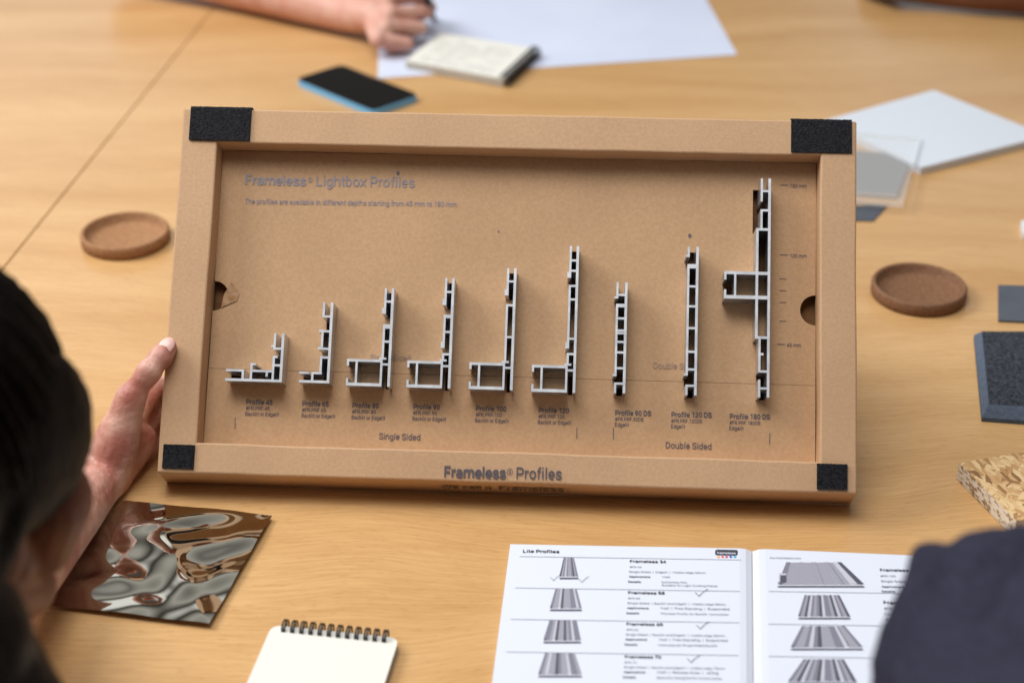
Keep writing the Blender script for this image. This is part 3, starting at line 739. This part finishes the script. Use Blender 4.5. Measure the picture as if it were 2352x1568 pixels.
rows_ = [(1277, '34', 'Single Sided  |  Edgelit  |  Visible edge 34mm', 176, 'Wall', 'Extremely thin', 58, 'Suitable for Light Guiding Plates', 128),
         (1349, '58', 'Single Sided  |  Backlit and Edgelit  |  Visible edge 58mm', 226, 'Wall  |  Free Standing  |  Suspended', 'Thinnest Profile for Backlit Illumination', 158, None, 0),
         (1421, '65', 'Single Sided  |  Backlit and Edgelit  |  Visible edge 65mm', 228, 'Wall  |  Free Standing  |  Suspended', 'Most popular Single Sided Backlit', 136, None, 0),
         (1496, '70', 'Single Sided  |  Backlit and Edgelit  |  Visible edge 70mm', 232, 'Wall  |  Recess Area  |  Ceiling', 'Specially designed for recess areas', 150, None, 0)]
# pictures: each profile bar drawn as ribs running away from a dark cut end
RIB = {'a': [3, 1, 2, 0, 2, 1, 1, 2, 3, 1, 2], 'b': [2, 1, 1, 0, 3, 1, 1, 1, 2, 2, 0, 2], 'c': [2, 2, 1, 0, 3, 1, 1, 3, 1, 2, 0, 2, 2], 'd': [2, 1, 0, 1, 1, 3, 2, 1, 1, 0, 2, 2, 1],
       'e': [2, 1, 1, 1, 1, 1, 1, 1, 1, 1, 1, 0, 3], 'f': [2, 1, 3, 0, 2, 1, 2, 3, 0, 2, 2, 1, 3, 0, 2, 1, 3], 'g': [2, 1, 1, 2, 0, 2, 3, 1, 1, 1, 2, 2, 0, 1, 1, 2]}
pics = [((1295, 1318, 1280), (1285, 1328, 1327), 'a'), ((1276, 1324, 1351), (1263, 1336, 1400), 'b'), ((1262, 1324, 1424), (1248, 1334, 1474), 'c'), ((1252, 1320, 1499), (1236, 1336, 1552), 'd')]
def picture(tp, bt, kind, box=False):
    bm = bmesh.new(); rib = RIB[kind]; m = len(rib)
    lerp = lambda a_, t: a_[0]+(a_[1]-a_[0])*t
    for i, s in enumerate(rib):
        a_, b_ = i/m, (i+1)/m
        lift = (s == 0)*2 + (i % 3 == 0)*1.5
        q = [pg(lerp(tp, a_), tp[2]-lift*.6), pg(lerp(tp, b_), tp[2]-lift*.6), pg(lerp(bt, b_), bt[2]-4-lift), pg(lerp(bt, a_), bt[2]-4-lift)]
        f = bm.faces.new([bm.verts.new(p) for p in q[::-1]]); f.material_index = s
    def strip(x0, x1, y0, y1, mi):
        f = bm.faces.new([bm.verts.new(pg2(x, y)) for x, y in ((x0, y1), (x1, y1), (x1, y0), (x0, y0))]); f.material_index = mi
    w = bt[1]-bt[0]
    strip(bt[0], bt[1], bt[2]-1.2, bt[2]+1.2, 3)
    for i, s in enumerate(rib):
        if s == 3 or i == 0:
            x = bt[0]+w*(i+.5)/m
            strip(x-1.5, x+1.5, bt[2]-9, bt[2]-4.2, 3)
    strip(bt[0]+w*.02, bt[1]-w*.02, bt[2]-4, bt[2]-1.3, 0)
    if box:
        strip(bt[0]+3, bt[0]+20, bt[2]-30, bt[2]-26, 0); strip(bt[0]+3, bt[0]+6, bt[2]-25.9, bt[2]-10, 0); strip(bt[0]+6.1, bt[0]+20, bt[2]-25.9, bt[2]-10, 3)
    obj('profile_picture', bm, [M['pic_w'], M['pic_l'], M['pic_m'], M['pic_d']], bro)
for i, (y, num, l3, w3, app, det, wd, det2, wd2) in enumerate(rows_):
    x = 1447-4*i
    pgprint([(None, 1193-10*i, 1702-2*i, y, y+8, .0004)], M['ink_grey'], 'printed_rule')
    pgprint([ln('Frameless '+num, x, 84, y+14, .022)], M['ink'])
    pgprint([ln('#FR-'+num, x-1, 28, y+26), ln(l3, x-2, w3, y+37), ln(app, x+74, len(app)*4.4, y+49), ln(det, x+73, wd, y+61)]+([ln(det2, x+73, wd2, y+68)] if det2 else []), M['ink_grey'])
    pgprint([ln('Applications', x-3, 50, y+48, .014), ln('Details', x-4, 29, y+60, .014)], M['ink'])
    picture(*pics[i])
for x, y in ((1610, 1366), (1613, 1441), (1592, 1518), (1340, 1334), (1275, 1330)):
    sc = 1 if x > 1400 else .8
    bm = bmesh.new()
    pts = [(x-14*sc, y-7*sc), (x-9*sc, y-3*sc), (x-5*sc, y+2*sc), (x+4*sc, y-7*sc), (x+16*sc, y-15*sc)]
    for a_, b_ in zip(pts, pts[1:]): stroke(bm, pg2(*a_), pg2(*b_), .0005, NZ)
    obj('pen_tick', bm, M['ink_grey'] if sc == 1 else M['ink_light'], bro)
bm = bmesh.new()
bq = [pg(1643, 1261), pg(1695, 1262), pg(1694, 1275), pg(1642, 1274)]
f = bm.faces.new([bm.verts.new(p) for p in round_poly(bq, .0022)]); f.normal_update()
if f.normal.z < 0: f.normal_flip()
obj('logo_badge', bm, M['ink'], bro)
bm = bmesh.new(); letter(bm, 'frameless', pg2(1647, 1271), pg2(1690, 1271.8), NZ, .02, 1.0); obj('printed_lettering', bm, M['paper'], bro)
for k in range(5):
    bm = bmesh.new(); p = pg(1650+k*9.5, 1278)
    bm.faces.new([bm.verts.new(p+Vector((math.cos(t), math.sin(t), 0))*.0011) for t in [j*math.pi/6 for j in range(12)]])
    obj('logo_dot', bm, M['d%d' % k], bro)
# right page
pgprint([ln('the-frameless.com', 1768, 72, 1282)], M['ink_grey'])
picture((1806, 1932, 1291), (1786, 1985, 1346), 'e', True)
picture((1848, 1928, 1366), (1833, 1953, 1419), 'f')
picture((1842, 1940, 1437), (1816, 1982, 1490), 'g')
picture((1846, 1938, 1513), (1810, 1968, 1568), 'f')
for i, (y, s, c1, l1, w1) in enumerate(((1287, 'Frameless 150', '#FR-150', 'Single Sided  |  Backlit', 100), (1362, 'Frameless 90', '#FR-90', 'Double Sided  |  Edgelit', 100), (1436, 'Frameless 120', '#FR-120', 'Double Sided  |  Edgelit', 100))):
    x = 2022+8*i
    pgprint([(None, 1765, 2200, y+70, y+77, .0004)], M['ink_grey'], 'printed_rule')
    pgprint([ln(s, x, 92, y+24, .022)], M['ink'])
    pgprint([ln(c1, x, 36, y+37), ln(l1, x+2, w1, y+49)], M['ink_grey'])
    pgprint([ln('Applications', x+3, 52, y+61, .014), ln('Details', x+4, 30, y+72, .014)], M['ink'])

# ------------------------------------------------------------------ PERSON AT LEFT
hc = dp(-206, 1045, .86)
HM = Matrix.Translation(hc) @ Matrix.Rotation(R(-35), 4, 'Z') @ Matrix.Rotation(R(-14), 4, 'X')
person = empty('person', (hc.x-.05, hc.y-.12, 0))
tag(person, 'dark-haired person leaning in at the left, holding the cardboard box by its left edge', 'person')
PO = person.location.copy()
bm = bmesh.new()
hv = lambda x, y, z: HM @ Vector((x, y, z))
ellip(bm, HM, (0, -.012, .02), (.074, .093, .088))
ellip(bm, HM, (0, .03, -.045), (.058, .058, .072))
capsule(bm, hv(-.014, .07, -.1), hv(.014, .07, -.1), .02, .02)
capsule(bm, hv(0, .088, .006), hv(0, .106, -.030), .008, .012)
capsule(bm, hv(-.036, .07, .016), hv(.036, .07, .016), .014, .014)
for s in (-1, 1):
    capsule(bm, hv(s*.046, .056, -.026), hv(s*.032, .062, -.06), .027, .023)
    capsule(bm, hv(s*.05, .0, -.07), hv(s*.02, .065, -.098), .022, .018)
    ellip(bm, HM @ Matrix.Translation((s*.072, .004, -.030)) @ Matrix.Rotation(R(-14*s), 4, 'Z'), (0, 0, 0), (.007, .015, .026))
capsule(bm, hv(-.018, .087, -.066), hv(.018, .087, -.066), .008, .008)
nk = Vector((hc.x-.06, hc.y-.10, hc.z-.20))
capsule(bm, hv(0, -.03, -.05), nk, .052, .058)
chest = nk+Vector((-.02, -.12, -.12))
shL = nk+Vector((-.19, -.06, -.06)); shR = nk+Vector((.15, -.12, -.06))
capsule(bm, nk, shL, .055, .055); capsule(bm, nk, shR, .055, .055)
capsule(bm, shL, chest, .06, .11); capsule(bm, shR, chest, .06, .11)
capsule(bm, chest, chest+Vector((-.01, -.05, -.12)), .12, .12)
wr = dp(246, 1092, 1.266); mf = dp(34, 1328, 1.10); el = dp(-178, 1552, .99)
capsule(bm, shL, el, .05, .042)
capsule(bm, el, mf, .042, .030)
w1 = wr.lerp(mf, .14); w2_ = wr.lerp(mf, .42)
capsule(bm, mf, w2_, .030, .0232); capsule(bm, w2_, w1, .0232, .0188); capsule(bm, w1, wr, .0188, .0200)
uln = wr.lerp(mf, .16)+Vector((-.012, .012, .010)); capsule(bm, uln, uln+Vector((.003, .002, 0)), .0095, .0095)
palm = dp(318, 1010, 1.292)
capsule(bm, wr, palm, .0195, .0155)
# the four fingers wrap behind the box edge; their bases show between thumb and cardboard
kn = [(352, 892, 1.306), (357, 946, 1.317), (356, 1002, 1.321), (344, 1056, 1.317)]
for i, (x, y, D) in enumerate(kn):
    k0 = dp(x, y, D); kb = dp(x-34, y+50, D-.014)
    capsule(bm, wr, kb, .0145, .0098); capsule(bm, kb, k0, .0098, .0094-.0012*(i == 3))
    k1 = dp(x+92-10*(i == 3), y-14, 1.354); k2 = dp(x+160-30*(i == 3), y-18, 1.356)
    capsule(bm, k0, k1, .0098, .0092); capsule(bm, k1, k2, .0092, .0078)
cmc = dp(268, 1014, 1.258); mcp = dp(300, 914, 1.250); ip = dp(343, 852, 1.246); tip = dp(386, 797, 1.2562)
mid = mcp.lerp(ip, .5)
capsule(bm, wr, cmc, .0205, .0190); capsule(bm, cmc, cmc.lerp(mcp, .6), .0190, .0138); capsule(bm, cmc.lerp(mcp, .6), mcp, .0138, .0128); capsule(bm, mcp, mid, .0128, .0088); capsule(bm, mid, ip, .0088, .0108)
im = ip.lerp(tip, .6)
capsule(bm, ip, ip.lerp(tip, .3), .0106, .0086); capsule(bm, ip.lerp(tip, .3), im, .0086, .0100); capsule(bm, im, tip, .0100, .0072)
capsule(bm, cmc, palm, .015, .013)
bmesh.ops.translate(bm, verts=bm.verts, vec=-PO)
bo = fuse('body', bm, .0022, 1, M['skin_l'], person)
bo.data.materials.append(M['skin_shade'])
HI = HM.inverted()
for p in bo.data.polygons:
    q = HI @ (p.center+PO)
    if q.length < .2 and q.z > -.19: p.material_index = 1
dirn = (tip-ip).normalized(); toc = (CAM-tip).normalized()
toc = (toc-dirn*toc.dot(dirn)+Vector((-.2, 0, .15))).normalized(); toc = (toc-dirn*toc.dot(dirn)).normalized(); sd = dirn.cross(toc)
bm = bmesh.new()
cN = tip+toc*.0064-dirn*.0015-PO
bmesh.ops.create_icosphere(bm, subdivisions=3, radius=1, matrix=Matrix(((sd.x*.0058, dirn.x*.0078, toc.x*.0018, cN.x), (sd.y*.0058, dirn.y*.0078, toc.y*.0018, cN.y), (sd.z*.0058, dirn.z*.0078, toc.z*.0018, cN.z), (0, 0, 0, 1))))
obj('thumbnail', bm, M['nail'], person, smooth=True)
for s in (-1, 1):
    bm = bmesh.new(); ellip(bm, Matrix.Translation(-PO) @ HM, (s*.030, .070, -.006), (.011, .010, .009)); obj('eye', bm, M['eye'], person, smooth=True)
    bm = bmesh.new(); capsule(bm, hv(s*.02, .084, .022)-PO, hv(s*.048, .074, .020)-PO, .0040, .0030); obj('eyebrow', bm, M['hair'], person, smooth=True)
    bm = bmesh.new()
    for j in range(9):
        t = j/8; q = hv(s*(.020+.026*t), .083-.010*t, -.003)-PO
        tube(bm, [q, q+(HM.to_3x3() @ Vector((s*.004*t, .006, -.001))), q+(HM.to_3x3() @ Vector((s*.007*t, .009, .002)))], .0009, 4, .0004)
    obj('eyelash', bm, M['hair'], person, smooth=True)
bm = bmesh.new()
ellip(bm, HM, (0, -.016, .034), (.083, .096, .087))
ellip(bm, HM, (0, -.055, -.02), (.074, .064, .084))
for s in (-1, 1):
    ellip(bm, HM, (s*.046, .022, .018), (.037, .058, .060))
    capsule(bm, hv(s*.070, .012, -.01), hv(s*.071, -.016, -.055), .013, .015)
    capsule(bm, hv(s*.068, -.025, .0), hv(s*.062, -.058, -.11), .026, .032)
e_ = dp(-75, 1470, .80)
capsule(bm, hv(.052, -.062, -.09), e_, .034, .030); capsule(bm, e_, dp(-5, 1660, .77), .030, .036)
capsule(bm, hv(.0, -.08, -.06), dp(-160, 1500, .76), .05, .05)
bmesh.ops.translate(bm, verts=bm.verts, vec=-PO)
def locks(b2):
    rr = random.Random(11)
    # loose locks falling forward over the shoulder
    for i in range(110):
        a0 = hv(.050+.025*rr.random(), -.070+.06*rr.random(), -.03-.08*rr.random())
        m_ = dp(-80+115*rr.random(), 1400+60*rr.random(), .79+.03*rr.random())
        e2_ = dp(-40+210*rr.random()**1.3, 1600+60*rr.random(), .775+.02*rr.random())
        pts = [a0.lerp(m_, t).lerp(m_.lerp(e2_, t), t)-PO for t in [j/8 for j in range(9)]]
        tube(b2, pts, .0036, 5, .0014)
    # combed strands and flyaways along the side of the head
    for i in range(170):
        ph0 = R(20+150*rr.random())
        pts = []; fly = rr.random() < .2; wob = rr.random()*6
        for j in range(9):
            t = j/8; el_ = R(78)-R(96)*t
            azm = ph0-R(40)*t
            rad = 1.014+.012*rr.random()+(.045*t*t if fly else 0)+.008*math.sin(wob+5*t)
            pts.append(hv(.083*rad*math.cos(el_)*math.sin(azm), -.016+.096*rad*math.cos(el_)*math.cos(azm), .034+.087*rad*math.sin(el_))-PO)
        tube(b2, pts, .0017, 4, .0008)
fuse('hair', bm, .004, 4, M['hair'], person, .0012, 60, locks)
bm = bmesh.new()
capsule(bm, nk+Vector((-.04, -.03, -.04)), shL, .06, .062); capsule(bm, nk+Vector((.03, -.04, -.04)), shR, .06, .062)
capsule(bm, shL, chest, .067, .118); capsule(bm, shR, chest, .067, .118)
capsule(bm, chest, chest+Vector((-.01, -.05, -.12)), .128, .128)
capsule(bm, shL, shL.lerp(el, .6), .062, .055)
bmesh.ops.translate(bm, verts=bm.verts, vec=-PO)
fuse('shirt', bm, .006, 4, M['shirt'], person, .003, 18)

# ------------------------------------------------------------------ WRITING PERSON AT TOP
wp = empty('person', at(640, -40, 0)); PO = wp.location.copy()
tag(wp, 'bare forearm and hand of a person writing on the large white sheet', 'person')
bm = bmesh.new()
e1_ = at(300, -110, .06); w1_ = at(790, 28, .034)
m1_ = at(560, -40, .042)
capsule(bm, e1_, m1_, .046, .04); capsule(bm, m1_, w1_, .04, .027)
hb = at(862, 36, .042)
capsule(bm, w1_, hb, .027, .026)
fing = [((892, -2, .064), (968, -6, .054), (992, 18, .026)), ((896, 30, .052), (980, 29, .042), (946, 46, .016)), ((886, 62, .040), (966, 65, .028), (926, 82, .012)), ((868, 92, .028), (936, 101, .018), (896, 110, .010))]
for i, f3 in enumerate(fing):
    a_, b_, c_ = [at(*q) for q in f3]
    capsule(bm, hb, a_, .020, .0122); capsule(bm, a_, b_, .0102, .0094); capsule(bm, b_, c_, .0094, .0076)
capsule(bm, w1_, at(880, -22, .06), .022, .017); capsule(bm, at(880, -22, .06), at(945, -12, .055), .015, .012); capsule(bm, at(945, -12, .055), at(984, 10, .034), .012, .009)
bmesh.ops.translate(bm, verts=bm.verts, vec=-PO)
fuse('body', bm, .0025, 1, M['skin'], wp)
bm = bmesh.new()
p0, p1 = at(996, 44, .0012), at(962, -60, .13)
ax = (p1-p0).normalized()
tube(bm, [p0, p0+ax*.012, p0+ax*.0125, p0+ax*.14], .0042, 10)
bmesh.ops.translate(bm, verts=bm.verts, vec=-p0)
o = obj('pen', bm, M['black']); o.location = p0
tag(o, 'black pen held by the writing hand', 'pen')

# ------------------------------------------------------------------ FAR RIGHT FOREARM
fp = empty('person', at(2250, -20, 0)); PO = fp.location.copy()
tag(fp, 'tanned forearm of a person resting on the table at the top right', 'person')
bm = bmesh.new()
capsule(bm, at(2080, -30, .03), at(2240, -22, .034), .022, .03); capsule(bm, at(2240, -22, .034), at(2520, -18, .04), .03, .04)
kn_ = at(2080, -30, .03)
for k in range(4):
    q0_ = at(2060, -46+10*k, .03); capsule(bm, kn_, q0_, .018, .011); capsule(bm, q0_, at(2015-4*k, -52+9*k, .022), .0105, .009); capsule(bm, at(2015-4*k, -52+9*k, .022), at(1985, -50+9*k, .011), .009, .008)
capsule(bm, kn_, at(2055, -75, .03), .015, .011); capsule(bm, at(2055, -75, .03), at(2020, -80, .02), .011, .009)
bmesh.ops.translate(bm, verts=bm.verts, vec=-PO)
fuse('body', bm, .004, 3, M['skin_d'], fp)

# ------------------------------------------------------------------ PERSON AT RIGHT (sleeve)
rp = empty('person', (at(2300, 1568, 0).x, .5, 0)); PO = rp.location.copy()
tag(rp, 'shoulder and upper arm of a person in a dark navy top, lower right corner', 'person')
def arm(bm, ins):
    capsule(bm, dp(2290, 1350, .78), dp(2235, 1600, .76), .0310-ins, .046-ins)
    capsule(bm, dp(2290, 1350, .78), dp(2430, 1365, .79), .0310-ins, .036-ins)
    capsule(bm, dp(2140, 1290, .785), dp(2156, 1370, .78), .0112-ins*.8, .020-ins)
    capsule(bm, dp(2150, 1335, .785), dp(2290, 1375, .78), .0135-ins*.8, .026-ins)
    capsule(bm, dp(2156, 1370, .78), dp(2190, 1580, .77), .020-ins, .041-ins)
    capsule(bm, dp(2235, 1600, .76), dp(2430, 1900, .70), .046-ins, .075-ins)
    capsule(bm, dp(2430, 1365, .79), dp(2600, 1700, .72), .036-ins, .08-ins)
    capsule(bm, dp(2430, 1900, .70), dp(2800, 2000, .68), .075-ins, .10-ins)
bm = bmesh.new(); arm(bm, .006); bmesh.ops.translate(bm, verts=bm.verts, vec=-PO); fuse('body', bm, .005, 3, M['skin'], rp)
bm = bmesh.new(); arm(bm, 0)
bmesh.ops.translate(bm, verts=bm.verts, vec=-PO); fuse('sleeve', bm, .003, 4, M['navy'], rp, .0030, 38)

# ------------------------------------------------------------------ LIGHT
w = bpy.data.worlds.new('World'); S.world = w; w.use_nodes = True
nt = w.node_tree; bg = nt.nodes['Background']; NN = nt.nodes; LL = nt.links
tc = NN.new('ShaderNodeTexCoord'); sx = NN.new('ShaderNodeSeparateXYZ'); LL.new(tc.outputs['Generated'], sx.inputs[0])
rp_ = NN.new('ShaderNodeValToRGB')
mr = NN.new('ShaderNodeMapRange'); mr.inputs[1].default_value = -1; mr.inputs[2].default_value = 1
LL.new(sx.outputs['Z'], mr.inputs[0]); LL.new(mr.outputs[0], rp_.inputs[0])
e = rp_.color_ramp.elements
e[0].position = 0; e[0].color = (.10, .07, .05, 1); e[1].position = 1; e[1].color = (.8, .82, .86, 1)
for pos, col in ((.5, (.065, .052, .042, 1)), (.60, (.15, .13, .115, 1)), (.79, (.075, .072, .062, 1)), (.85, (.60, .61, .62, 1)), (.925, (.22, .225, .225, 1))):
    q = e.new(pos); q.color = col
def mth(op, a, b=None, c=None):
    x = NN.new('ShaderNodeMath'); x.operation = op
    for i, v in enumerate((a, b, c)):
        if v is None: continue
        if isinstance(v, (int, float)): x.inputs[i].default_value = v
        else: LL.new(v, x.inputs[i])
    return x.outputs[0]
def sm(v, a, b):
    x = NN.new('ShaderNodeMapRange'); x.interpolation_type = 'SMOOTHSTEP'; x.inputs[1].default_value = a; x.inputs[2].default_value = b
    LL.new(v, x.inputs[0]); return x.outputs[0]
az = mth('ARCTAN2', sx.outputs['Y'], sx.outputs['X'])
win = sm(mth('SINE', mth('MULTIPLY', az, 7.0)), -.5, .2)
win = mth('MULTIPLY', win, sm(sx.outputs['Z'], .12, .24))
win = mth('MULTIPLY', win, mth('SUBTRACT', 1.0, sm(sx.outputs['Z'], .46, .58)))
win = mth('MULTIPLY', win, sm(mth('ADD', sx.outputs['Y'], mth('MULTIPLY', sx.outputs['X'], -1.4)), .15, .75))
dim = NN.new('ShaderNodeMapRange'); dim.inputs[1].default_value = -.8; dim.inputs[2].default_value = .3; dim.inputs[3].default_value = .65; dim.inputs[4].default_value = 1.
LL.new(sx.outputs['Y'], dim.inputs[0])
mul = NN.new('ShaderNodeMix'); mul.data_type = 'RGBA'; mul.blend_type = 'MULTIPLY'; mul.inputs[0].default_value = 1
LL.new(rp_.outputs[0], mul.inputs[6]); LL.new(dim.outputs[0], mul.inputs[7])
mw = NN.new('ShaderNodeMix'); mw.data_type = 'RGBA'; LL.new(win, mw.inputs[0]); LL.new(mul.outputs[2], mw.inputs[6]); mw.inputs[7].default_value = (1.26, 1.34, 1.43, 1)
LL.new(mw.outputs[2], bg.inputs[0]); bg.inputs[1].default_value = .88
def area(name, loc, tgt, sx_, sy_, en, col):
    l = bpy.data.lights.new(name, 'AREA'); l.shape = 'RECTANGLE'; l.size = sx_; l.size_y = sy_; l.energy = en; l.color = col
    o = bpy.data.objects.new(name, l); C.objects.link(o); o.location = loc
    o.rotation_euler = (Vector(tgt)-Vector(loc)).to_track_quat('-Z', 'Y').to_euler()
area('window_light', (-2.0, 1.7, 2.0), (0, 1.2, .05), 1.5, 1.2, 68, (.97, .985, 1))
area('overhead_fill', (-.4, .75, 2.5), (0, 1.1, 0), 1.6, 1.0, 45, (.99, .99, 1))  # unseen overhead fill, added to brighten the front of the box

# ------------------------------------------------------------------ CAMERA
cd = bpy.data.cameras.new('Camera'); cam = bpy.data.objects.new('Camera', cd); C.objects.link(cam)
cam.location = CAM; cam.rotation_euler = (R(60), 0, 0)
cd.sensor_width = 36; cd.lens = F/2352*36; cd.clip_start = .05; cd.clip_end = 100
cd.dof.use_dof = True; cd.dof.focus_distance = 1.262; cd.dof.aperture_fstop = 3.7
S.camera = cam
S.view_settings.view_transform = 'Standard'; S.view_settings.look = 'None'; S.view_settings.exposure = 0
